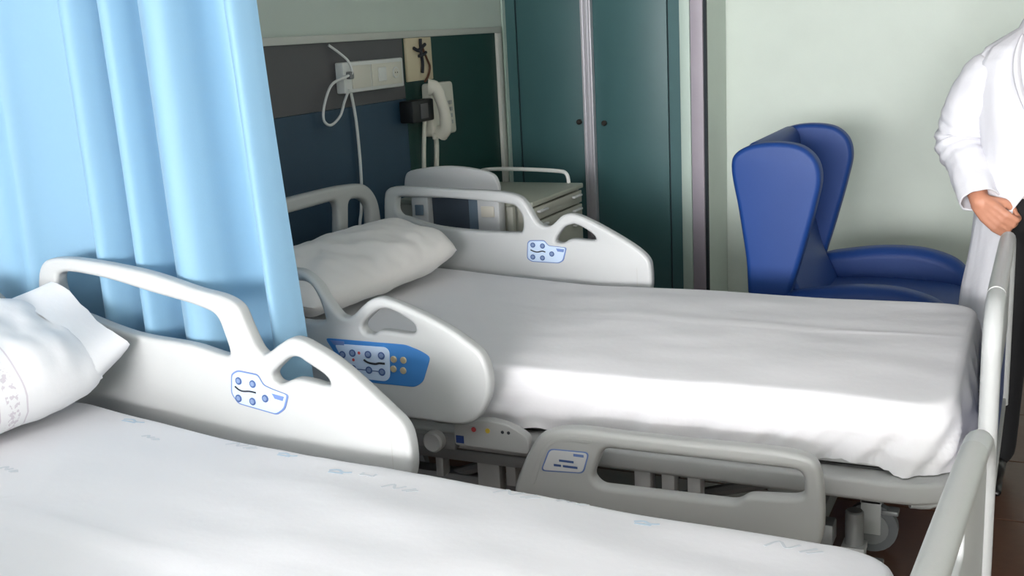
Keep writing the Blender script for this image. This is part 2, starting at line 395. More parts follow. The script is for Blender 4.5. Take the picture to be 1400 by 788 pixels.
# beige plate with hook and cord
pl = empty('beige_plate', (XP, 4.455, 1.34), label='beige plate with a dark hook above the wall telephone', cat='plate'); po = pl.location
link('plate', box(XP, XP+.014, 4.345, 4.572, 1.342, 1.531, bev=.003), mat('beige board', (212,198,168), .5), pl, po)
hk = bmesh.new()
tube_bm(hk, smooth_path([(XP+.022, 4.462, 1.525), (XP+.024, 4.455, 1.47), (XP+.022, 4.468, 1.42), (XP+.022, 4.46, 1.375)], 6), .007, 8)
tube_bm(hk, smooth_path([(XP+.02, 4.40, 1.487), (XP+.026, 4.43, 1.475), (XP+.026, 4.46, 1.487), (XP+.024, 4.495, 1.50)], 6), .008, 8)
tube_bm(hk, smooth_path([(XP+.02, 4.44, 1.45), (XP+.026, 4.47, 1.455), (XP+.024, 4.50, 1.465)], 6), .007, 8)
link('hook', bm_mesh(hk), 'ink', pl, po)
link('cord', tube(smooth_path([(XP+.02, 4.47, 1.50), (XP+.022, 4.505, 1.44), (XP+.022, 4.53, 1.40), (XP+.02, 4.515, 1.36), (XP+.02, 4.48, 1.335)], 6), .005, 8), 'wood', pl, po)

# black box and wall telephone
bb = empty('black_box', (XP, 4.37, 1.16), label='small black box on the wall at the edge of the telephone', cat='box'); b0 = bb.location
link('housing', box(XP, XP+.07, 4.27, 4.46, 1.165, 1.262, bev=.008), 'black', bb, b0)
link('front_plate', box(XP+.07, XP+.074, 4.335, 4.40, 1.18, 1.245, bev=.0015), 'panel_grey', bb, b0)
ph = empty('wall_telephone', (XP, 4.56, 1.07), label='cream wall telephone with its handset on the left', cat='telephone'); p0 = ph.location
link('body', plate(fillet([(4.47, 1.085), (4.70, 1.085), (4.685, 1.325), (4.475, 1.325)], .02), [], .05, .008, 'YZ', XP+.0255), 'cream', ph, p0)
hs = smooth_path([(XP+.062, 4.435, 1.312), (XP+.09, 4.45, 1.305), (XP+.104, 4.468, 1.25), (XP+.106, 4.49, 1.19), (XP+.098, 4.505, 1.125), (XP+.066, 4.515, 1.098)], 6)
n = len(hs); rr = [.026+.012*abs(2*i/(n-1)-1)**2 for i in range(n)]
link('handset', tube(hs, rr, 12), 'cream', ph, p0)
for r_ in range(4):
    for c_ in range(3):
        link('key', box(XP+.051, XP+.057, 4.578+c_*.03, 4.598+c_*.03, 1.13+r_*.03, 1.148+r_*.03, bev=.002), 'rail_low', ph, p0)
link('cradle', box(XP+.051, XP+.065, 4.455, 4.52, 1.075, 1.10, bev=.005), 'cream', ph, p0)
link('cable', tube(smooth_path([(XP+.03, 4.525, 1.085), (XP+.03, 4.53, 1.04), (XP+.025, 4.52, .9), (XP+.022, 4.515, .7), (XP+.02, 4.51, .45)], 6), .012, 8), 'cream', ph, p0)
link('cable', tube(smooth_path([(XP+.05, 4.40, 1.165), (XP+.04, 4.405, 1.1), (XP+.03, 4.40, .95), (XP+.025, 4.40, .7), (XP+.02, 4.40, .45)], 6), .010, 8), 'cream', ph, p0)

# ------------------------------------------------------------------ privacy curtain between the beds
ct = empty('privacy_curtain', (-2.1, 2.13, .32), label='sky blue privacy curtain hanging in folds between the two beds', cat='curtain'); co = ct.location
def curtain_path():
    pts = [(-2.555, 1.70), (-2.565, 1.84), (-2.56, 1.97), (-2.535, 2.045), (-2.49, 2.068), (-2.445, 2.064), (-2.425, 2.075), (-2.395, 2.115), (-2.345, 2.165), (-2.295, 2.200), (-2.262, 2.190), (-2.225, 2.120), (-2.195, 2.078), (-2.168, 2.080), (-2.146, 2.125), (-2.134, 2.180),
           (-2.122, 2.180), (-2.108, 2.125), (-2.078, 2.078), (-2.05, 2.082), (-2.032, 2.125), (-2.022, 2.178), (-2.008, 2.178), (-1.988, 2.130), (-1.95, 2.088), (-1.905, 2.062), (-1.868, 2.078), (-1.846, 2.13), (-1.83, 2.20),
           (-1.802, 2.236), (-1.765, 2.215), (-1.738, 2.165), (-1.712, 2.118), (-1.69, 2.118), (-1.673, 2.16), (-1.666, 2.19)]
    return smooth_path([(a, b, 0) for a, b in pts], 7)
def curtain_mesh():
    base = curtain_path(); n = len(base); rows = 46; v = []; f = []
    z0, z1 = .32, 2.58
    for r in range(rows+1):
        t = r/rows; z = z0+(z1-z0)*t
        for i, p in enumerate(base):
            q = i/(n-1)
            sp = 1+.13*(.438-t)         # folds fan out a little towards the hem
            x = -2.6+(p.x+2.6)*sp if p.x > -2.47 else p.x
            amp = .75+.35*(1-t)
            y = 2.125+(p.y-2.125)*amp if p.x > -2.5 else p.y
            x += .012*fbm(q*9, z*.9, 3, 1)*(1-t); y += .012*fbm(q*11, z*1.1, 7, 1)
            v.append((x, y, z))
    for r in range(rows):
        for i in range(n-1):
            a = r*n+i; f.append((a, a+1, a+n+1, a+n))
    return pyd(v, f)
cu_o = link('cloth', curtain_mesh(), 'curtain', ct, co, smooth=80)
link('hem', tube([Vector((v.co.x, v.co.y, v.co.z))+Vector(co) for v in list(cu_o.data.vertices)[:len(curtain_path())]], .003, 6), 'curtain', ct, co)
tk = tag(link('curtain_track', box(-2.58, .2, 2.10, 2.15, 2.62, 2.70, bev=.004), 'white_plastic', None, (-1.2, 2.125, 2.62)), 'white ceiling track carrying the blue privacy curtain', 'curtain track')
tk.location = (-1.2, 2.125, 2.62)
for k in range(9):
    link('hook', tube([(-2.5+k*.095, 2.125, 2.56), (-2.5+k*.095, 2.125, 2.63)], .004, 6), 'white_plastic', ct, co)

# ------------------------------------------------------------------ hospital beds (built in the far bed's world frame, origin BO)
BO = Vector((-1.2, 3.07, 0))
BX0, BX1, BY0, BY1 = -2.2, -.16, 2.62, 3.52
RAIL_FAR = [(-2.29,.74),(-2.286,.806),(-2.272,.962),(-2.258,.979),(-2.231,.988),(-1.971,.983),(-1.744,.971),(-1.693,.95),(-1.642,.872),(-1.626,.859),(-1.609,.854),(-1.589,.857),(-1.545,.893),(-1.525,.901),(-1.505,.902),(-1.459,.89),(-1.288,.802),(-1.238,.765),(-1.223,.745),(-1.218,.727),(-1.219,.64),(-1.25,.585),(-1.31,.56),(-2.2,.62),(-2.27,.66)]
RF_H1 = [(-2.22,.935),(-2.223,.899),(-2.208,.879),(-2.18,.872),(-2.052,.841),(-1.72,.828),(-1.703,.832),(-1.699,.889),(-1.726,.926),(-1.758,.933),(-1.973,.948),(-2.192,.953),(-2.214,.948)]
RF_H2 = [(-1.572,.802),(-1.535,.854),(-1.515,.862),(-1.493,.865),(-1.425,.828),(-1.418,.813),(-1.43,.809),(-1.515,.81),(-1.538,.798),(-1.558,.795)]
def near_u(l): return [(-1.609+u, z) for u, z in l]
RAIL_NEAR = near_u([(-.765,.82),(-.755,.882),(-.738,.988),(-.713,1.022),(-.658,1.035),(-.365,1.017),(-.188,.983),(-.102,.969),(-.063,.948),(-.042,.903),(-.016,.851),(0,.84),(.017,.847),(.054,.871),(.084,.886),(.112,.885),(.146,.873),(.216,.84),(.346,.746),(.378,.719),(.393,.687),(.392,.60),(.36,.555),(.3,.54),(-.6,.62),(-.73,.68)])
RN_H1 = near_u([(-.662,.992),(-.532,.996),(-.337,.966),(-.176,.939),(-.134,.923),(-.115,.883),(-.104,.832),(-.115,.826),(-.226,.842),(-.422,.853),(-.582,.885),(-.64,.90),(-.668,.948)])
RN_H2 = near_u([(.02,.792),(.048,.82),(.079,.84),(.104,.843),(.126,.833),(.183,.802),(.188,.787),(.169,.783),(.127,.788),(.085,.788),(.044,.773),(.026,.778)])
RAIL_OUT = [(-2.32,.76),(-2.30,.93),(-2.28,.965),(-2.24,.975),(-2.05,.962),(-1.872,.938),(-1.824,.932),(-1.779,.901),(-1.748,.854),(-1.714,.815),(-1.698,.81),(-1.679,.813),(-1.636,.848),(-1.612,.864),(-1.588,.871),(-1.543,.864),(-1.404,.813),(-1.321,.766),(-1.285,.736),(-1.268,.682),(-1.274,.622),(-1.303,.569),(-1.325,.551),(-1.354,.54),(-1.492,.539),(-1.872,.557),(-2.24,.60),(-2.30,.66)]
RO_H1 = [(-2.25,.90),(-2.22,.925),(-1.874,.905),(-1.808,.9),(-1.783,.87),(-1.766,.82),(-1.764,.799),(-1.80,.79),(-1.869,.794),(-2.23,.83),(-2.25,.86)]
RO_H2 = [(-1.644,.789),(-1.608,.826),(-1.584,.839),(-1.557,.841),(-1.484,.806),(-1.478,.788),(-1.49,.779),(-1.59,.78),(-1.609,.769),(-1.634,.772)]
LOWER = [(-1.214,.37),(-1.19,.441),(-1.159,.501),(-1.137,.532),(-1.116,.546),(-1.055,.563),(-.9,.564),(-.761,.564),(-.483,.564),(-.447,.551),(-.43,.512),(-.427,.36),(-.44,.335),(-.48,.325),(-.984,.325),(-1.17,.33),(-1.205,.345)]
LO_H = fillet([(-.962,.521),(-.996,.44),(-.975,.417),(-.625,.423),(-.60,.445),(-.49,.455),(-.468,.465),(-.468,.525)], [.02,.03,.02,.02,.02,.01,.02,.03], 4)

def shift2(l, dx, dz): return [(a+dx, b+dz) for a, b in l]
def key_set(root, panel, btns, y, sy, r, cap='btn', rim='btn_dark'):
    for (x, z) in btns:
        b = bmesh.new(); disc_bm(b, (x, y, z), 'y', r, sy*.0022, 14, .0006)
        k = link('button', bm_mesh(b), rim, panel, BO)
        b = bmesh.new(); disc_bm(b, (x+.0006, y+sy*.0022, z+.0008), 'y', r*.62, sy*.0012, 12, .0004)
        me = bm_mesh(b); k2 = link('button_cap', me, cap, panel, BO)
def small_panel(root, out, btns, icon, tagr, y, sy):
    p = link('control_panel', plate(fillet(out, .008, 3), [], .003, .0008, 'XZ', y), 'blue_line', root, BO)
    cx = sum(a for a, b in out)/len(out); cz = sum(b for a, b in out)/len(out)
    inn = [(cx+(a-cx)*.95, cz+(b-cz)*.93) for a, b in out]
    link('foil', plate(fillet(inn, .008, 3), [], .003, .0008, 'XZ', y+sy*.0008), 'blue_light', p, BO)
    y2 = y+sy*.0023
    key_set(root, p, btns, y2, sy, .0095)
    link('bed_symbol', tube(smooth_path([(a, y2+sy*.0005, b) for a, b in icon], 5), [.0022]*(5*(len(icon)-1)+1), 6), 'ink', p, BO)
    link('print', plate(tagr, [], .002, .0004, 'XZ', y2), 'blue_line', p, BO)
    return p

def caster(root, x, y):
    t = bmesh.new(); disc_bm(t, (x, y-.016, .075), 'y', .075, .032, 24, .006)
    wv = link('caster_wheel', bm_mesh(t), 'rubber', root, BO)
    t = bmesh.new(); disc_bm(t, (x, y-.022, .075), 'y', .05, .044, 20, .004); link('hub_cap', bm_mesh(t), 'mech', wv, BO)
    link('caster_stem', disc((x, y, .17), 'z', .024, .10, 16, .004), 'mech', root, BO)
    fk = link('caster_fork', boxes([(x-.028, x+.028, y-.03, y-.023, .06, .165), (x-.028, x+.028, y+.023, y+.03, .06, .165), (x-.03, x+.03, y-.03, y+.03, .155, .175)]), 'deck', root, BO)
    link('brake_pedal', box(x+.028, x+.075, y-.02, y+.02, .12, .135, bev=.004), 'mech', fk, BO)

def make_bed(name, loc, rz, label, near):
    root = empty(name, loc, rz, label, 'bed')
    # head-end side rails
    if near:
        link('side_rail', plate(sm2(RAIL_NEAR), [sm2(RN_H1), sm2(RN_H2)], .042, .012, 'XZ', 3.6+.021, 4), 'rail', root, BO)
        small_panel(root, near_u([(-.107,.735),(-.1,.785),(-.08,.796),(-.017,.792),(-.003,.768),(.024,.76),(.07,.751),(.055,.714),(.03,.697),(-.088,.711)]),
                    [(-1.686,.770),(-1.643,.767),(-1.692,.726),(-1.649,.723),(-1.609,.735)], [(-1.699,.755),(-1.688,.748),(-1.675,.7455),(-1.655,.7475),(-1.636,.746)],
                    [(-1.588,.750),(-1.552,.746),(-1.557,.735),(-1.58,.738)], 3.5985, -1)
        link('rail_seam', box(-1.262, -1.2595, 3.5996, 3.6008, .60, .69), 'rail_low', root, BO, smooth=0)
    else:
        link('side_rail', plate(sm2(RAIL_FAR), [sm2(RF_H1), sm2(RF_H2)], .042, .012, 'XZ', 3.6+.021, 4), 'rail', root, BO)
        small_panel(root, [(-1.685,.735),(-1.680,.795),(-1.67,.803),(-1.613,.805),(-1.598,.786),(-1.527,.781),(-1.541,.732),(-1.56,.722),(-1.667,.724)],
                    [(-1.658,.786),(-1.62,.784),(-1.66,.742),(-1.622,.74),(-1.585,.756)], [(-1.668,.768),(-1.655,.763),(-1.64,.761),(-1.622,.765),(-1.61,.762)],
                    [(-1.568,.777),(-1.536,.775),(-1.539,.764),(-1.562,.766)], 3.5985, -1)
        link('rail_seam', box(-1.268, -1.2655, 3.5996, 3.6008, .60, .72), 'rail_low', root, BO, smooth=0)
    # outer rail on the near side (its outside shows)
    link('side_rail', plate(sm2(RAIL_OUT), [sm2(RO_H1), sm2(RO_H2)], .042, .012, 'XZ', 2.44+.021, 4), 'rail', root, BO)
    yo = 2.4395
    p = link('control_panel', plate(fillet([(-1.765,.749),(-1.508,.749),(-1.465,.736),(-1.435,.721),(-1.463,.65),(-1.489,.633),(-1.622,.633),(-1.663,.640),(-1.725,.69)], .012, 3), [], .003, .0008, 'XZ', yo), 'blue_panel', root, BO)
    link('foil', plate(fillet([(-1.735,.733),(-1.700,.736),(-1.571,.738),(-1.56,.728),(-1.564,.654),(-1.579,.641),(-1.656,.642),(-1.712,.691)], .010, 3), [], .003, .0008, 'XZ', yo-.0008), 'blue_light', p, BO)
    link('print', plate([(-1.748,.744),(-1.703,.744),(-1.703,.733),(-1.737,.732)], [], .002, .0004, 'XZ', yo-.0018), 'blue_line', p, BO)
    y2 = yo-.0023
    key_set(root, p, [(-1.711,.706),(-1.678,.713),(-1.628,.713),(-1.586,.713),(-1.680,.669),(-1.629,.669),(-1.588,.667)], y2, -1, .0105)
    for x, z in ((-1.548,.706),(-1.518,.706),(-1.551,.679),(-1.521,.677)):
        b = bmesh.new(); disc_bm(b, (x, yo-.0015, z), 'y', .0095, -.004, 14, .0015); link('gold_key', bm_mesh(b), 'gold', p, BO)
    link('bed_symbol', tube(smooth_path([(-1.643,y2,.697),(-1.63,y2,.690),(-1.608,y2,.688),(-1.595,y2,.691),(-1.577,y2,.691)], 5), .003, 6), 'ink', p, BO)
    link('link_line', box(-1.672, -1.637, y2-.0006, y2+.0004, .667, .6695), 'btn_dark', p, BO, smooth=0)
    link('link_line', box(-1.62, -1.597, y2-.0006, y2+.0004, .6665, .669), 'btn_dark', p, BO, smooth=0)
    b = bmesh.new(); disc_bm(b, (-1.657, y2+.0006, .715), 'y', .0045, -.001, 10); link('lock_mark', bm_mesh(b), 'red', p, BO)
    b = bmesh.new(); disc_bm(b, (-1.677, y2+.0006, .694), 'y', .0045, -.001, 10); link('lock_mark', bm_mesh(b), 'red', p, BO)
    # lowered foot-end rails, both sides
    for yy, sy, dz in ((2.44, -1, 0), (3.655, 1, -.09)):
        r = link('foot_rail', plate(sm2(shift2(LOWER, 0, dz)), [shift2(LO_H, 0, dz)], .045, .014, 'XZ', yy+.0225 if sy < 0 else yy, 4), 'rail_low', root, BO)
        ys = yy+.0005 if sy < 0 else yy+.0225
        q = shift2([(-1.107,.505),(-.996,.508),(-1.014,.448),(-1.134,.440)], 0, dz)
        link('sticker', plate(fillet(q, .014, 4), [], .0024, .0006, 'XZ', ys), 'blue_line', r, BO)
        cx, cz = -1.062, .475+dz
        link('sticker_face', plate(fillet([(cx+(a-cx)*.93, cz+(b_-cz)*.9) for a, b_ in q], .012, 4), [], .0024, .0006, 'XZ', ys+sy*.0006), 'leaf', r, BO)
        for (xa, xb, z) in ((-1.08, -1.04, .476), (-1.095, -1.075, .462), (-1.07, -1.03, .462)):
            link('print', box(xa, xb, min(ys+sy*.0016, ys+sy*.0022), max(ys+sy*.0016, ys+sy*.0022), z+dz-.003, z+dz+.003), 'btn_dark', r, BO, smooth=0)
        link('print', box(-1.04, -1.012, min(ys+sy*.0016, ys+sy*.0022), max(ys+sy*.0016, ys+sy*.0022), .492+dz, .499+dz), 'blue_line', r, BO, smooth=0)
        # recess line round the upper panel
        ring = sm2(shift2([(-1.165,.40),(-1.13,.49),(-1.10,.525),(-1.05,.538),(-.99,.538),(-.999,.53),(-1.048,.53),(-1.095,.518),(-1.122,.487),(-1.155,.40)], 0, dz), 4)
        link('moulding', plate(ring, [], .003, .001, 'XZ', ys), 'rail_low', r, BO)
        for x in (-1.05, -.6):
            link('rail_arm', boxes([(x-.025, x+.025, min(yy-sy*.03, yy-sy*.10), max(yy-sy*.03, yy-sy*.10), .36, .39)]), 'mech', root, BO)
    # deck frame: rounded ring
    def rr(x0, x1, y0, y1, r): return fillet([(x0, y0), (x1, y0), (x1, y1), (x0, y1)], r, 8)
    link('deck_frame', plate(rr(-2.24, -.15, 2.56, 3.58, .14), [rr(-2.16, -.23, 2.64, 3.5, .08)], .055, .012, 'XY', .444), 'deck', root, BO)
    link('deck_board', box(-2.14, -.24, 2.65, 3.49, .455, .468), 'mech', root, BO)
    for x in (-1.7, -1.2, -.7): link('cross_bar', box(x-.025, x+.025, 2.64, 3.5, .40, .452, bev=.004), 'mech', root, BO)
    # side control plate with coloured marks
    sp = link('side_plate', plate(fillet([(-1.415,.455),(-1.195,.452),(-1.19,.50),(-1.24,.528),(-1.31,.54),(-1.415,.522)], [.01,.012,.02,.03,.03,.012], 4), [], .03, .005, 'XZ', 2.515), 'deck', root, BO)
    for x, z, m, r_ in ((-1.353,.507,'red',.007), (-1.311,.508,'yellow',.007), (-1.267,.509,'ink',.0045), (-1.249,.509,'ink',.0045)):
        b = bmesh.new(); disc_bm(b, (x, 2.5, z), 'y', r_, -.002, 10); link('mark', bm_mesh(b), m, sp, BO)
    link('mark', box(-1.408, -1.385, 2.4975, 2.4995, .464, .485), 'blue_solid', sp, BO, smooth=0)
    link('side_beam', box(-2.1, -1.43, 2.53, 2.56, .425, .465, bev=.006), 'mech', root, BO)
    b = bmesh.new(); disc_bm(b, (-1.488, 2.53, .452), 'y', .03, -.028, 20, .005); link('pivot', bm_mesh(b), 'deck', root, BO)
    link('under_beam', box(-1.62, -1.2, 2.60, 2.63, .365, .40, bev=.004), 'mech', root, BO)
    for xa, xb, z0 in ((-1.55, -1.525, .30), (-1.415, -1.345, .20), (-1.325, -1.295, .30), (-.945, -.90, .20), (-.87, -.835, .20), (-.80, -.765, .20)):
        link('bracket', box(xa, xb, 2.62, 2.66, z0, .44, bev=.003), 'deck' if xa < -1.3 else 'leaf', root, BO)
    # base
    link('base_frame', boxes([(-2.05, -.46, 2.80, 2.86, .17, .23), (-2.05, -.46, 3.22, 3.28, .17, .23), (-2.05, -1.99, 2.861, 3.219, .17, .23), (-.56, -.50, 2.861, 3.219, .17, .23)], .006), 'mech', root, BO)
    for x in (-1.75, -.62):
        link('lift_column', boxes([(x-.05, x+.05, 2.96, 3.12, .22, .36), (x-.04, x+.04, 2.975, 3.105, .36, .45)], .005), 'deck', root, BO)
    link('motor', box(-1.5, -1.05, 2.98, 3.08, .27, .35, bev=.015), 'black', root, BO)
    link('scissor_arm', tube([(-.95, 2.83, .22), (-.45, 2.68, .43)], .016, 8), 'mech', root, BO)
    link('scissor_arm', tube([(-1.6, 2.83, .22), (-1.15, 2.68, .43)], .016, 8), 'mech', root, BO)
    for x in (-1.98, -.41):
        for y in (2.83, 3.17): caster(root, x, y)
    link('foot_bar', tube(smooth_path([(-.26, 3.3, .44), (-.20, 3.3, .42), (-.185, 3.28, .36), (-.22, 3.15, .20), (-.30, 3.1, .19)], 5), .014, 8), 'deck', root, BO)
    # headboard
    hx = -2.44 if near else -2.30; hz = -.03 if near else 0
    hb = [(2.57,.62),(2.56,.90),(2.585,.965),(2.64,1.01),(2.75,1.028),(3.07,1.035),(3.39,1.028),(3.50,1.01),(3.555,.965),(3.58,.90),(3.57,.62),(3.50,.55),(2.64,.55)]
    h_c = fillet([(2.85,.82),(2.825,.985),(3.315,.985),(3.29,.82)], [.04,.05,.05,.04], 5)
    h_l = fillet([(2.635,.80),(2.625,.93),(2.68,.968),(2.765,.975),(2.79,.80)], [.03,.03,.03,.03,.03], 5)
    h_r = [(6.14-a, b_) for a, b_ in h_l][::-1]
    link('headboard', plate(sm2(shift2(hb, 0, hz)), [shift2(q_, 0, hz) for q_ in (h_c, h_l, h_r)], .04, .014, 'YZ', hx, 4), 'rail_low', root, BO)
    for y in (2.78, 3.36): link('headboard_post', box(hx-.012, hx+.012, y-.02, y+.02, .42, .60, bev=.004), 'mech', root, BO)
    for y in (2.78, 3.36): link('headboard_bracket', box(hx-.01, -2.23, y-.02, y+.02, .42, .45, bev=.004), 'mech', root, BO)
    # footboard: tube frame with white and blue inner panels
    fx = -.047 if near else -.09
    path = [(fx, 2.60, .36), (fx, 2.60, .78)]
    for k in range(9):
        a = PI-k*PI/2/8; path.append((fx, 2.70+.10*math.cos(a), .79+.10*math.sin(a)))
    path += [(fx, 3.07, .893)]
    for k in range(9):
        a = PI/2-k*PI/2/8; path.append((fx, 3.44+.10*math.cos(a), .79+.10*math.sin(a)))
    path += [(fx, 3.54, .78), (fx, 3.54, .36)]
    fb = link('footboard_tube', tube(path, .021, 14, flat=(1, 1)), 'rail', root, BO)
    link('tube_top_shade', tube([(fx, 2.74, .8925), (fx, 3.07, .8935), (fx, 3.40, .8925)], .0213, 16), 'rail_low', fb, BO)  # top run of the same tube, its shading painted as a greyer colour
    link('footboard_panel', plate(fillet([(2.62,.60),(2.62,.845),(2.66,.872),(3.48,.872),(3.52,.845),(3.52,.60)], .03, 4), [fillet([(2.9,.80),(2.9,.85),(3.24,.85),(3.24,.80)], .02, 4)], .018, .005, 'YZ', fx), 'rail', root, BO)
    link('footboard_panel', plate(fillet([(2.62,.40),(2.62,.598),(3.52,.598),(3.52,.40)], .01, 3), [], .014, .003, 'YZ', fx), 'blue_solid', root, BO)['label'] = 'deep blue lower footboard panel'
    link('foot_crossbar', box(fx-.015, fx+.015, 2.60, 3.54, .355, .385, bev=.005), 'deck', root, BO)
    for y in (2.72, 3.42): link('footboard_bracket', box(-.17, fx, y-.02, y+.02, .43, .455, bev=.003), 'mech', root, BO)
    if near:
        y = 3.50
        b = bmesh.new(); disc_bm(b, (fx+.024, y, .275), 'z', .022, .15, 18, .008); bu = link('bumper', bm_mesh(b), 'white_plastic', root, BO)
        b = bmesh.new(); disc_bm(b, (fx+.024, y, .245), 'z', .016, .03, 14, .004); link('bumper_foot', bm_mesh(b), 'blue_solid', bu, BO)
    return root
bed_far = make_bed('hospital_bed', BO, 0, 'hospital bed beyond the curtain with a large blue control panel showing', False)
NO, NR = Vector((-1.246, 1.443, 0)), -.054
bed_near = make_bed('hospital_bed', NO, NR, 'hospital bed in front of the blue curtain, side rail against its folds', True)

# mattress and sheet
def top_z(x, y, near):
    h = .65 + (.022*(1-((y-3.07)/.45)**2) if near else .014*(1-((y-3.07)/.45)**2)+.026*(y-2.62))
    d = -1.38-x
    if d > 0: h += .062*math.sqrt(d*d+.01)-.0062
    return h
def wrinkle(x, y, near):
    s = 11 if near else 3
    z = .006*fbm(x+s, y, 0, 2.2)+.0035*fbm(x, y*2.2+s, 1, 4.5)
    r = fbm(x*1.5+s, y*.5, 2, 3.0); z += .0035*max(0, 1-abs(r)*7)*max(0, fbm(x, y, s, 1.4)+.25)
    if near:
        yc = 3.0+.008*math.sin(x*5); z += .0055*math.exp(-((y-yc)/.010)**2)*(1 if x < -1.0 else .4)
    else:
        yc = 3.13+.01*math.sin(x*4); z += .004*math.exp(-((y-yc)/.012)**2)*max(0, math.sin((x+.2)*2.1)*-1+.3)
    return z
def perim(r, n):
    """points and outward normals round the mattress, starting at the near head corner, foot corners rounded r"""
    c = fillet([(BX0, BY0), (BX1, BY0), (BX1, BY1), (BX0, BY1)], r, 10)
    P = [Vector((a, b)) for a, b in c]; L = [0]
    for i in range(len(P)): L.append(L[-1]+(P[(i+1) % len(P)]-P[i]).length)
    T = L[-1]; out = []
    j = 0
    for k in range(n):
        s = T*k/n
        while L[j+1] < s: j += 1
        t = (s-L[j])/(L[j+1]-L[j]); p = P[j].lerp(P[(j+1) % len(P)], t); out.append((p, s))
    res = []
    for k in range(n):
        a = out[k-1][0]; b = out[(k+1) % n][0]; t = (b-a).normalized(); res.append((out[k][0], Vector((t.y, -t.x)), out[k][1]))
    return res
def sheet_mesh(near, inset=0, cloth=True):
    n = 520 if cloth else 120; pr = perim(.10, n); v = []; f = []
    R = .024; rings = []
    ts = [0, .06, .12, .18, .24, .30, .36, .42, .48, .54, .60, .66, .72, .77, .82, .86, .89, .92, .945, .965, .98, .99, .997, 1.0]
    for t in ts:
        for p, nv, s in pr:
            core = Vector((min(max(p.x, BX0+.45), BX1-.45), 3.07))
            q = core.lerp(p, t); d = (1-t)*(p-core).length
            z = top_z(q.x, q.y, near)-inset+(wrinkle(q.x, q.y, near) if cloth else 0)
            if d < R: z -= R-math.sqrt(max(0, R*R-(R-d)**2))
            q2 = q - nv*inset if t > .98 else q
            v.append((q2.x, q2.y, z))
    rows = len(ts)
    # hanging sides
    D = 13
    for k in range(1, D+1):
        u = k/D
        for p, nv, s in pr:
            zt = top_z(p.x, p.y, near)-R-inset
            if cloth:
                hem = .486+.016*fbm(s, 0, 5 if near else 1, 3.5)+.014*fbm(s, 2, 3, 11)
                foot = max(0, min(1, (p.x+.75)/.45))                    # deeper pleats towards the foot
                fold = (.6+1.3*foot)*(.036*fbm(s*1.2, 0, 2, 7)+.026*fbm(s+u*.1, 4, 2, 17)+.010*fbm(s+u*.15, 8, 2, 34))
                if p.x > -.30: hem -= .012
                hem = max(hem, .4745)
                off = .004+.012*math.sin(u*PI*.75)+fold*u**.8
                if p.x < -2.0: off = min(off, .006)
                off = max(off, .001); off += .008*fbm(s, u*1.3, 9, 4)*u
                off = max(min(off, .055), -.006)
            else:
                hem = .48; off = -inset
            q = p+nv*off
            v.append((q.x, q.y, zt+(hem-zt)*u))
    rows += D
    for r in range(rows-1):
        for k in range(n):
            a = r*n+k; b = r*n+(k+1) % n; f.append((a, b, b+n, a+n))
    me = pyd(v, f)
    bm = bmesh.new(); bm.from_mesh(me); bmesh.ops.remove_doubles(bm, verts=bm.verts[:], dist=1e-6)
    if not cloth:
        be = [e for e in bm.edges if e.is_boundary]
        bmesh.ops.contextual_create(bm, geom=be)
    return bm_mesh(bm)
for near, loc, rz, lab in ((False, BO, 0, 'beyond the curtain'), (True, NO, NR, 'against the blue curtain')):
    m_ = tag(link('mattress', sheet_mesh(near, .012, False), 'leaf', None, BO), 'foam mattress hidden under the sheet of the bed '+lab, 'mattress')
    m_.location = loc; m_.rotation_euler[2] = rz
    s_ = tag(link('bed_sheet', sheet_mesh(near), 'sheet', None, BO, smooth=70),
             'white sheet printed with pale blue laundry marks' if near else 'plain white sheet with its rumpled hem over the grey lowered rail', 'bed sheet')
    s_.location = loc; s_.rotation_euler[2] = rz
    if near:
        glyphs = [[[(0,0),(0,.5)],[(0,0),(.5,.15),(1,.05)],[(1,.05),(1.05,.55)]],
                  [[(0,0),(.3,.5),(.6,.1),(.9,.5)],[(1,0),(1.4,.45)],[(1.2,0),(1.6,.3)]],
                  [[(0,.2),(.4,.4),(.8,.2),(1.2,.35)],[(.1,0),(.9,.05)]]]
        marks = [(-2.25,3.47,0,.045,'print'),(-1.946,3.46,2,.05,'print'),(-1.815,3.40,1,.03,'print2'),(-1.626,3.47,1,.05,'print2'),(-1.48,3.47,2,.04,'print'),(-1.31,3.43,2,.045,'print'),
                 (-1.231,3.44,0,.03,'print2'),(-.93,3.47,1,.06,'print2'),(-.80,3.49,1,.04,'print2'),(-.628,3.455,2,.04,'print'),(-.38,3.45,1,.06,'print2'),(-1.925,3.11,1,.03,'print2'),(-1.15,3.40,1,.05,'print2')]
        for (mx_, my_, g, sc, mm) in marks:
            bm = bmesh.new()
            for st in glyphs[g]:
                q = smooth_path([(mx_+a*sc, my_+b_*sc, 0) for a, b_ in st], 4)
                for p in q: p.z = top_z(p.x, p.y, True)+wrinkle(p.x, p.y, True)+.0008-max(0, .024-math.sqrt(max(0, .024**2-max(0, .024-(3.52-p.y))**2)))
                tube_bm(bm, q, .0036, 6, flat=(.10, 1))
            link('laundry_mark', bm_mesh(bm), mm, s_, BO, smooth=60)

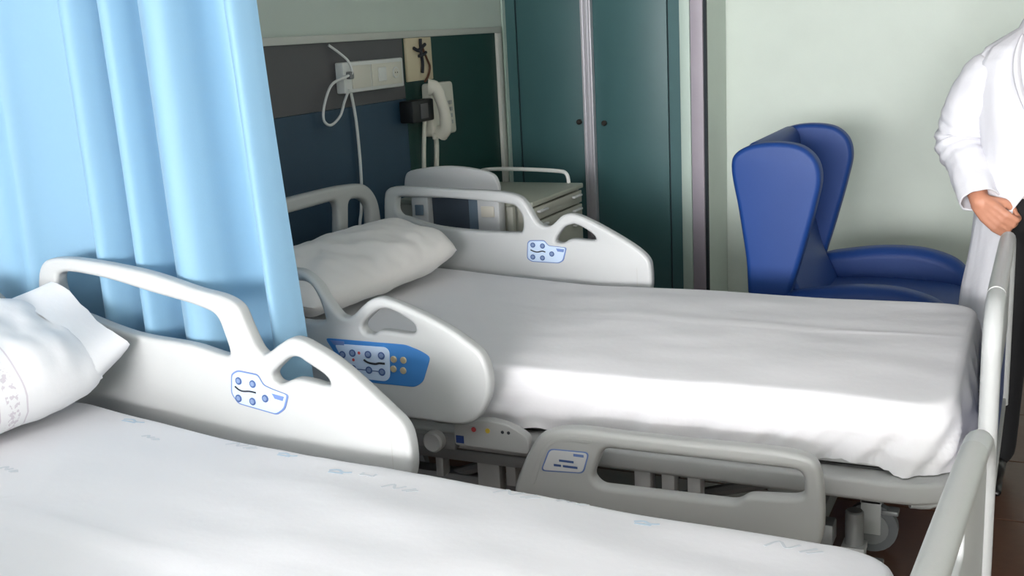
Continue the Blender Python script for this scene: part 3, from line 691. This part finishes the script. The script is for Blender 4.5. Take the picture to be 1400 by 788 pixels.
# pillows
def pillow(name, loc, rot, L, W, T, m, label, flap=False, seed=0):
    nx_, ny_ = 44, 64; v = []; f = []
    for side in (1, -1):
        for i in range(nx_+1):
            for j in range(ny_+1):
                a = -1+2*i/nx_; b = -1+2*j/ny_
                x = a*W/2*(1-.10*abs(b)**5)*(1+.03*math.cos(b*PI/2)**2); y = b*L/2*(1-.09*abs(a)**4)
                e = max(0, (1-abs(a)**3))**.52*max(0, (1-abs(b)**5.5))**.5
                z = side*T/2*e
                k = math.sqrt(max(0, e))
                wz = (.012*fbm(a*1.3+seed, b*2.6, side, 1.6)+.006*fbm(a*2+seed, b*6, 2, 1.7))*k
                rad = .007*math.sin(b*30+3*fbm(a, b, seed, 2))*max(0, abs(b)-.55)*max(0, 1-abs(a)**2)*1.2
                v.append((x, y, z+side*wz+side*rad))
    n1 = (nx_+1)*(ny_+1)
    for s in (0, 1):
        for i in range(nx_):
            for j in range(ny_):
                q = s*n1+i*(ny_+1)+j; t = (q, q+ny_+1, q+ny_+2, q+1); f.append(t if s == 0 else t[::-1])
    me = pyd(v, f); bm = bmesh.new(); bm.from_mesh(me); bmesh.ops.remove_doubles(bm, verts=bm.verts[:], dist=1e-5)
    if flap:    # loose open end of the pillow case
        rows = 10; seg = 44; grid = []
        for r in range(rows+1):
            t = r/rows; row = []
            for k in range(seg):
                an = 2*PI*k/seg; a = math.cos(an); c = math.sin(an)
                y = L/2*.80+t*.125+.016*t*fbm(a*2, c*2, 3, 1.5)
                th = .84*T/2*(1-.22*t)
                row.append(bm.verts.new((a*W/2*(.93-.10*t+.04*math.sin(4*an+.6)*t)-.02*t, y, c*th+.018*t*math.sin(3*an+1)+.022*t)))
            grid.append(row)
        for r in range(rows):
            for k in range(seg): bm.faces.new((grid[r][k], grid[r][(k+1) % seg], grid[r+1][(k+1) % seg], grid[r+1][k]))
    o = link(name, bm_mesh(bm), m, None, None, smooth=75)
    o.location = loc; o.rotation_euler = rot
    return tag(o, label, 'pillow')
pillow('pillow', (-2.06, 3.04, .818), (math.radians(2), math.radians(12), math.radians(-5)), .84, .36, .155, 'pillowcase', 'plain white pillow lying against the headboard beyond the curtain', seed=2)
pillow('pillow', (-2.215, 1.56, .853), (0, math.radians(22), math.radians(-6)), .74, .40, .21, 'pillow_print', 'white pillow with faint printed bands and an open loose end', flap=True, seed=5)

# ------------------------------------------------------------------ bedside cabinet with folded overbed tray
bc = empty('bedside_cabinet', (-2.22, 4.42, 0), label='grey bedside cabinet with a folded white tray leaf and towel rail', cat='cabinet'); o_ = bc.location
cx0, cx1, cy0, cy1, cz = -2.55, -1.90, 4.14, 4.70, .85
link('worktop', box(cx0, cx1, cy0, cy1, cz-.022, cz, bev=.005), 'cab_top', bc, o_)
link('body', boxes([(cx0+.01, cx1-.02, cy0+.01, cy0+.03, .12, cz-.022), (cx0+.01, cx1-.02, cy1-.03, cy1-.01, .12, cz-.022), (cx0+.01, cx0+.03, cy0+.03, cy1-.03, .12, cz-.022), (cx0+.01, cx1-.02, cy0+.03, cy1-.03, .12, .14)], .002), 'cab', bc, o_)
for za, zb in ((.765, .82), (.70, .758), (.44, .692), (.16, .432)):
    d = link('drawer' if za > .6 else 'door', box(cx1-.022, cx1-.004, cy0+.012, cy1-.012, za, zb, bev=.004), 'cab', bc, o_)
    for yy in (cy0+.09, cy1-.09):
        link('handle', box(cx1-.004, cx1+.014, yy-.045, yy+.045, zb-.022, zb-.012, bev=.004), 'leaf', d, o_)
link('towel_rail', tube(smooth_path([(-2.42, 4.685, .85), (-2.415, 4.685, .895), (-2.37, 4.685, .91), (-2.2, 4.685, .912), (-2.02, 4.685, .905), (-1.975, 4.685, .892), (-1.965, 4.685, .85)], 6), .009, 8), 'white_plastic', bc, o_)
# folded tray on the side facing the bed
lf = [(-2.45, .70), (-2.45, .955), (-2.435, .978), (-2.36, .997), (-2.23, 1.010), (-2.10, .996), (-2.025, .975), (-2.012, .95), (-2.008, .70)]
link('tray_leaf', plate(sm2([(-2.45,.905),(-2.448,.955),(-2.432,.982),(-2.35,1.0),(-2.23,1.009),(-2.11,.998),(-2.035,.978),(-2.015,.955),(-2.008,.905),(-2.03,.895),(-2.43,.895)], 4), [], .028, .008, 'XZ', 4.06), 'leaf', bc, o_)
link('tray_leaf', box(-2.478, -1.985, 4.045, 4.08, .876, .897, bev=.006), 'leaf', bc, o_)
link('side_panel', box(-2.40, -2.11, 4.09, 4.125, .30, .875, bev=.003), 'cab_dark', bc, o_)
link('side_panel', box(-2.165, -2.115, 4.075, 4.09, .30, .875, bev=.003), 'cab_blue', bc, o_)
for xa, xb in ((-2.425, -2.345), (-2.112, -2.012)):
    p = link('tray_post', box(xa, xb, 4.05, 4.11, .25, .876, bev=.006), 'leaf', bc, o_)
    link('latch', box(xa+.02, xb-.02, 4.042, 4.05, .80, .845, bev=.003), 'cab_blue' if xa < -2.3 else 'cream', p, o_)
link('tray_stem', box(-1.985, -1.96, 4.07, 4.10, .16, .84, bev=.003), 'cab', bc, o_)
link('tray_arm', box(-2.45, -1.95, 4.06, 4.14, .24, .27, bev=.004), 'mech', bc, o_)
for x in (cx0+.06, cx1-.08):
    for y in (cy0+.06, cy1-.06):
        b = bmesh.new(); disc_bm(b, (x, y-.012, .045), 'y', .045, .024, 16, .004); disc_bm(b, (x, y, .06), 'z', .012, .075, 8)
        link('caster', bm_mesh(b), 'rubber', bc, o_)
link('jug_lid', disc((-2.40, 4.25, .85), 'z', .03, .035, 16, .008), 'cream', bc, o_)

# ------------------------------------------------------------------ blue wing armchair facing +X
ch = empty('wing_armchair', (-.65, 4.40, 0), label='royal blue vinyl wing armchair standing against the green wall', cat='armchair'); o_ = ch.location
ws = [(-.965,.50),(-.985,.68),(-1.012,.86),(-1.038,1.02),(-1.028,1.06),(-.98,1.092),(-.877,1.106),(-.785,1.09),(-.735,1.045),(-.718,.98),(-.735,.88),(-.765,.76),(-.81,.60),(-.838,.52),(-.87,.492),(-.93,.488)]
for y in (4.035, 4.725): link('wing', plate(sm2(ws, 5), [], .08, .02, 'XZ', y, 5), 'vinyl', ch, o_)
bk = sm2([(-.76,.42),(-.83,.62),(-.885,.85),(-.915,1.0),(-.93,1.075),(-.955,1.098),(-.985,1.094),(-1.005,1.06),(-1.005,1.0),(-.98,.75),(-.955,.42)], 5)
link('backrest', plate(bk, [], .615, .02, 'XZ', 4.38, 5), 'vinyl', ch, o_)
link('seat', plate(sm2([(-.88,.33),(-.88,.45),(-.70,.475),(-.40,.475),(-.27,.45),(-.245,.40),(-.26,.34),(-.40,.32)], 5), [], .62, .03, 'XZ', 4.38, 5), 'vinyl', ch, o_)
ar = sm2([(-.90,.20),(-.90,.50),(-.84,.552),(-.72,.58),(-.55,.597),(-.40,.584),(-.29,.535),(-.235,.44),(-.225,.30),(-.24,.20),(-.5,.19)], 5)
for y in (4.02, 4.755): link('arm', plate(ar, [], .12, .045, 'XZ', y, 5), 'vinyl', ch, o_)
link('seat_base', box(-.90, -.26, 4.08, 4.70, .18, .335, bev=.01), 'vinyl', ch, o_)
for x in (-.86, -.28):
    for y in (4.03, 4.745): link('leg', tube([(x, y, 0), (x, y, .20)], [.016, .022], 10), 'black', ch, o_)

# ------------------------------------------------------------------ person in a white coat
pr_ = empty('person', (-.01, 3.86, 0), label='person in a white coat and black trousers standing beside the footboard', cat='person'); o_ = pr_.location
PX, PY = -.01, 3.86
def blob(bm, c, r, seg=14):
    rx, ry, rz = r if isinstance(r, (tuple, list)) else (r, r, r)
    q = bmesh.ops.create_uvsphere(bm, u_segments=seg, v_segments=seg//2+2, radius=1)
    for v in q['verts']: v.co = (c[0]+v.co.x*rx, c[1]+v.co.y*ry, c[2]+v.co.z*rz)
def limb(bm, pts, rs, flat=None):
    for p, r in zip(pts, rs): blob(bm, p, r*.995, 12)
    for (a, b), (ra, rb) in zip(zip(pts, pts[1:]), zip(rs, rs[1:])): tube_bm(bm, [a, b], [ra, rb], 14)
def remesh(bm, vox, smooth=6):
    me = bm_mesh(bm); o = bpy.data.objects.new('r', me); C.objects.link(o)
    r = o.modifiers.new('r', 'REMESH'); r.mode = 'VOXEL'; r.voxel_size = vox
    s = o.modifiers.new('s', 'SMOOTH'); s.iterations = smooth; s.factor = .5
    bpy.context.view_layer.update()
    out = bpy.data.meshes.new_from_object(o.evaluated_get(bpy.context.evaluated_depsgraph_get()))
    bpy.data.objects.remove(o); bpy.data.meshes.remove(me); return out
SR, ER, WR = Vector((PX-.175, PY-.01, 1.365)), Vector((PX-.245, PY+.03, 1.125)), Vector((PX-.172, PY-.135, .95))
SL, EL, WL = Vector((PX+.185, PY-.01, 1.365)), Vector((PX+.255, PY+.03, 1.10)), Vector((PX+.225, PY-.05, .86))
bm = bmesh.new()
limb(bm, [(PX, PY, .93), (PX, PY, 1.10), (PX, PY, 1.27), (PX, PY+.01, 1.36)], [.125, .115, .13, .11])
limb(bm, [(PX, PY+.01, 1.36), (PX, PY, 1.47), (PX, PY-.01, 1.53)], [.07, .055, .055])
blob(bm, (PX, PY-.01, 1.625), (.075, .095, .115), 20); blob(bm, (PX, PY-.04, 1.565), (.055, .06, .06), 16)
limb(bm, [(PX, PY-.10, 1.635), (PX, PY-.122, 1.60)], [.010, .015])
blob(bm, (PX, PY-.092, 1.565), (.025, .015, .010)); blob(bm, (PX-.076, PY, 1.615), (.010, .02, .03)); blob(bm, (PX+.076, PY, 1.615), (.010, .02, .03))
for sg in (-1, 1):
    limb(bm, [(PX+sg*.09, PY, .90), (PX+sg*.10, PY-.005, .50), (PX+sg*.11, PY+.01, .09)], [.085, .058, .042])
    limb(bm, [(PX+sg*.11, PY+.02, .05), (PX+sg*.12, PY-.13, .035)], [.035, .03])
for S, E_, W_ in ((SR, ER, WR), (SL, EL, WL)):
    limb(bm, [Vector((PX, PY, 1.34)), S-Vector((0,0,.02)), E_, W_], [.085, .05, .042, .029])
def hand(bm, W_, fwd, back, side):
    """fwd: wrist to knuckles; back: out of the back of the hand; side: towards the thumb"""
    fwd = fwd.normalized(); side = (side-fwd*side.dot(fwd)).normalized(); back = (back-fwd*back.dot(fwd)-side*back.dot(side)).normalized()
    P = lambda f_, s_, b_: W_+fwd*f_+side*s_+back*b_
    for s_ in (-.027, -.009, .009, .027):
        limb(bm, [P(0, s_*.55, 0), P(.045, s_*.9, .003), P(.088, s_, 0)], [.019, .0165, .0135])
    for s_, l in ((.030, .92), (.010, 1.0), (-.010, .95), (-.029, .78)):
        limb(bm, [P(.088, s_, 0), P(.088+.030*l, s_, -.020*l), P(.088+.024*l, s_, -.048*l), P(.088+.000*l, s_, -.060*l)], [.0125, .0105, .0095, .0085])
    limb(bm, [P(.02, .022, -.008), P(.05, .043, -.022), P(.078, .040, -.040), P(.098, .026, -.050)], [.017, .0135, .0115, .0095])
hand(bm, WR, Vector((.62, -.30, -.55)), Vector((-.15, -.9, .35)), Vector((.6, -.2, .75)))
hand(bm, WL, Vector((-.05, -.25, -.95)), Vector((.7, -.6, 0)), Vector((-.5, -.8, 0)))
link('body', remesh(bm, .0042, 4), 'skin', pr_, o_, smooth=180)
# hair, eyes
bm = bmesh.new(); blob(bm, (PX, PY+.012, 1.655), (.083, .10, .10), 20); blob(bm, (PX, PY+.05, 1.60), (.075, .06, .09), 16)
link('hair', remesh(bm, .008, 6), 'hair', pr_, o_, smooth=180)
for sg in (-1, 1):
    bm = bmesh.new(); blob(bm, (PX+sg*.03, PY-.094, 1.632), .0115); link('eye', bm_mesh(bm), 'eye', pr_, o_, smooth=180)
# trousers, shirt, shoes
bm = bmesh.new()
for sg in (-1, 1):
    limb(bm, [(PX+sg*.085, PY, .90), (PX+sg*.095, PY-.005, .50), (PX+sg*.105, PY+.01, .10)], [.105, .082, .072])
limb(bm, [(PX, PY, .90), (PX, PY, .98)], [.137, .13])
link('trousers', remesh(bm, .010, 6), 'trousers', pr_, o_, smooth=180)
def loft(levels, gap=None, n=64, wr=.006, seed=0):
    """levels: (z, cx, cy, a, b, front gap half width); closed rings unless a gap is given"""
    bm = bmesh.new(); rows = []
    L = []
    for A, B in zip(levels, levels[1:]):
        for k in range(5): L.append(tuple(p+(q-p)*k/5 for p, q in zip(A, B)))
    L.append(levels[-1])
    for (z, cx, cy, a, b, g) in L:
        row = []
        for k in range(n+1):
            g0 = math.asin(min(.95, g/a)) if g > 0 else 0.0
            an = -PI/2+g0+(2*PI-2*g0)*k/n
            w_ = 1+wr/.2*(fbm(math.cos(an)*1.5, math.sin(an)*1.5+seed, z*1.6, 2.2)*1.2+fbm(math.cos(an)*4, math.sin(an)*4, z*2+seed, 2))
            row.append(bm.verts.new((cx+a*w_*math.cos(an), cy+b*w_*math.sin(an), z)))
        rows.append(row)
    for A, B in zip(rows, rows[1:]):
        for k in range(n): bm.faces.new((A[k], A[k+1], B[k+1], B[k]))
    return bm
bm = loft([(.96, PX, PY, .155, .128, 0), (1.1, PX, PY, .152, .125, 0), (1.25, PX, PY, .165, .128, 0), (1.36, PX, PY, .15, .11, 0), (1.41, PX, PY, .09, .085, 0), (1.455, PX, PY, .063, .063, 0)], wr=.001)
bmesh.ops.remove_doubles(bm, verts=bm.verts[:], dist=1e-5)
link('shirt', bm_mesh(bm), 'shirt', pr_, o_, smooth=180)
for sg in (-1, 1):
    bm = bmesh.new(); limb(bm, [(PX+sg*.105, PY+.03, .05), (PX+sg*.11, PY-.08, .045), (PX+sg*.118, PY-.17, .032)], [.046, .047, .034])
    box_bm(bm, PX+sg*.11-.04, PX+sg*.11+.042, PY-.195, PY+.07, 0, .022, .008)
    link('shoe', remesh(bm, .006, 4), 'shoe', pr_, o_, smooth=180)
# coat
def solid(bm, th=.006):
    me = bm_mesh(bm); o = bpy.data.objects.new('s', me); C.objects.link(o)
    s = o.modifiers.new('s', 'SOLIDIFY'); s.thickness = th; s.offset = 0
    bpy.context.view_layer.update()
    out = bpy.data.meshes.new_from_object(o.evaluated_get(bpy.context.evaluated_depsgraph_get()))
    bpy.data.objects.remove(o); bpy.data.meshes.remove(me); return out
bm = loft([(.50, PX, PY, .222, .175, .10), (.65, PX, PY, .212, .168, .095), (.80, PX, PY, .200, .16, .088), (.93, PX, PY, .190, .152, .075), (1.0, PX, PY, .186, .15, .03), (1.1, PX, PY, .185, .15, .012), (1.22, PX, PY, .198, .15, .02), (1.32, PX, PY, .21, .145, .045), (1.375, PX, PY+.003, .205, .135, .055), (1.415, PX, PY+.006, .178, .118, .055), (1.445, PX, PY+.01, .13, .10, .05), (1.47, PX, PY+.012, .088, .085, .045), (1.50, PX, PY+.012, .074, .075, .045)], wr=.010, seed=4)
link('coat_body', solid(bm), 'coat', pr_, o_, smooth=180)
def sleeve(S, E_, W_, seed):
    P = smooth_path([S+Vector((-.03 if S.x > PX else .03, 0, .006)), S.lerp(E_, .5)+(S.lerp(E_, .5)-Vector((PX, PY, 1.2))).normalized()*.004, E_, E_.lerp(W_, .5), W_.lerp(E_, .03)], 14)
    n = len(P); bm = bmesh.new(); rings = []; ref = Vector((0, 1, 0)); seg = 40
    for i, p in enumerate(P):
        t = (P[min(i+1, n-1)]-P[max(i-1, 0)]).normalized(); u = (ref-t*ref.dot(t)).normalized(); v = t.cross(u); ref = u
        q = i/(n-1); r0 = .080*(1-q)+.055*q+.011*math.exp(-((q-.5)/.08)**2)
        if q < .14: r0 *= .66+.34*math.sin(q/.14*PI/2)
        row = []
        for k in range(seg):
            an = 2*PI*k/seg
            w_ = 1+.10*fbm(q*5, math.cos(an)*1.2+seed, math.sin(an)*1.2, 1.6)+.07*math.exp(-((q-.5)/.16)**2)*math.sin(q*95+math.cos(an)*2.5+seed)+.035*fbm(q*14, math.cos(an)*2, math.sin(an)*2+seed, 1.5)
            row.append(bm.verts.new(p+r0*w_*(math.cos(an)*u+math.sin(an)*v)))
        rings.append(row)
    for A, B in zip(rings, rings[1:]):
        for k in range(seg): bm.faces.new((A[k], A[(k+1) % seg], B[(k+1) % seg], B[k]))
    bm.faces.new(rings[0][::-1])
    return solid(bm, .005)
link('sleeve', sleeve(SR, ER, WR, 1), 'coat', pr_, o_, smooth=180)
link('sleeve', sleeve(SL, EL, WL, 6), 'coat', pr_, o_, smooth=180)
# lapels
for sg in (-1, 1):
    q = [(PX+sg*.075, PY-.075, 1.45), (PX+sg*.085, PY-.115, 1.38), (PX+sg*.075, PY-.142, 1.30), (PX+sg*.03, PY-.158, 1.18)]
    link('lapel', tube(smooth_path(q, 6), [.012+.022*math.sin(PI*i/18) for i in range(19)], 10, flat=(1, .35)), 'coat', pr_, o_, smooth=180)
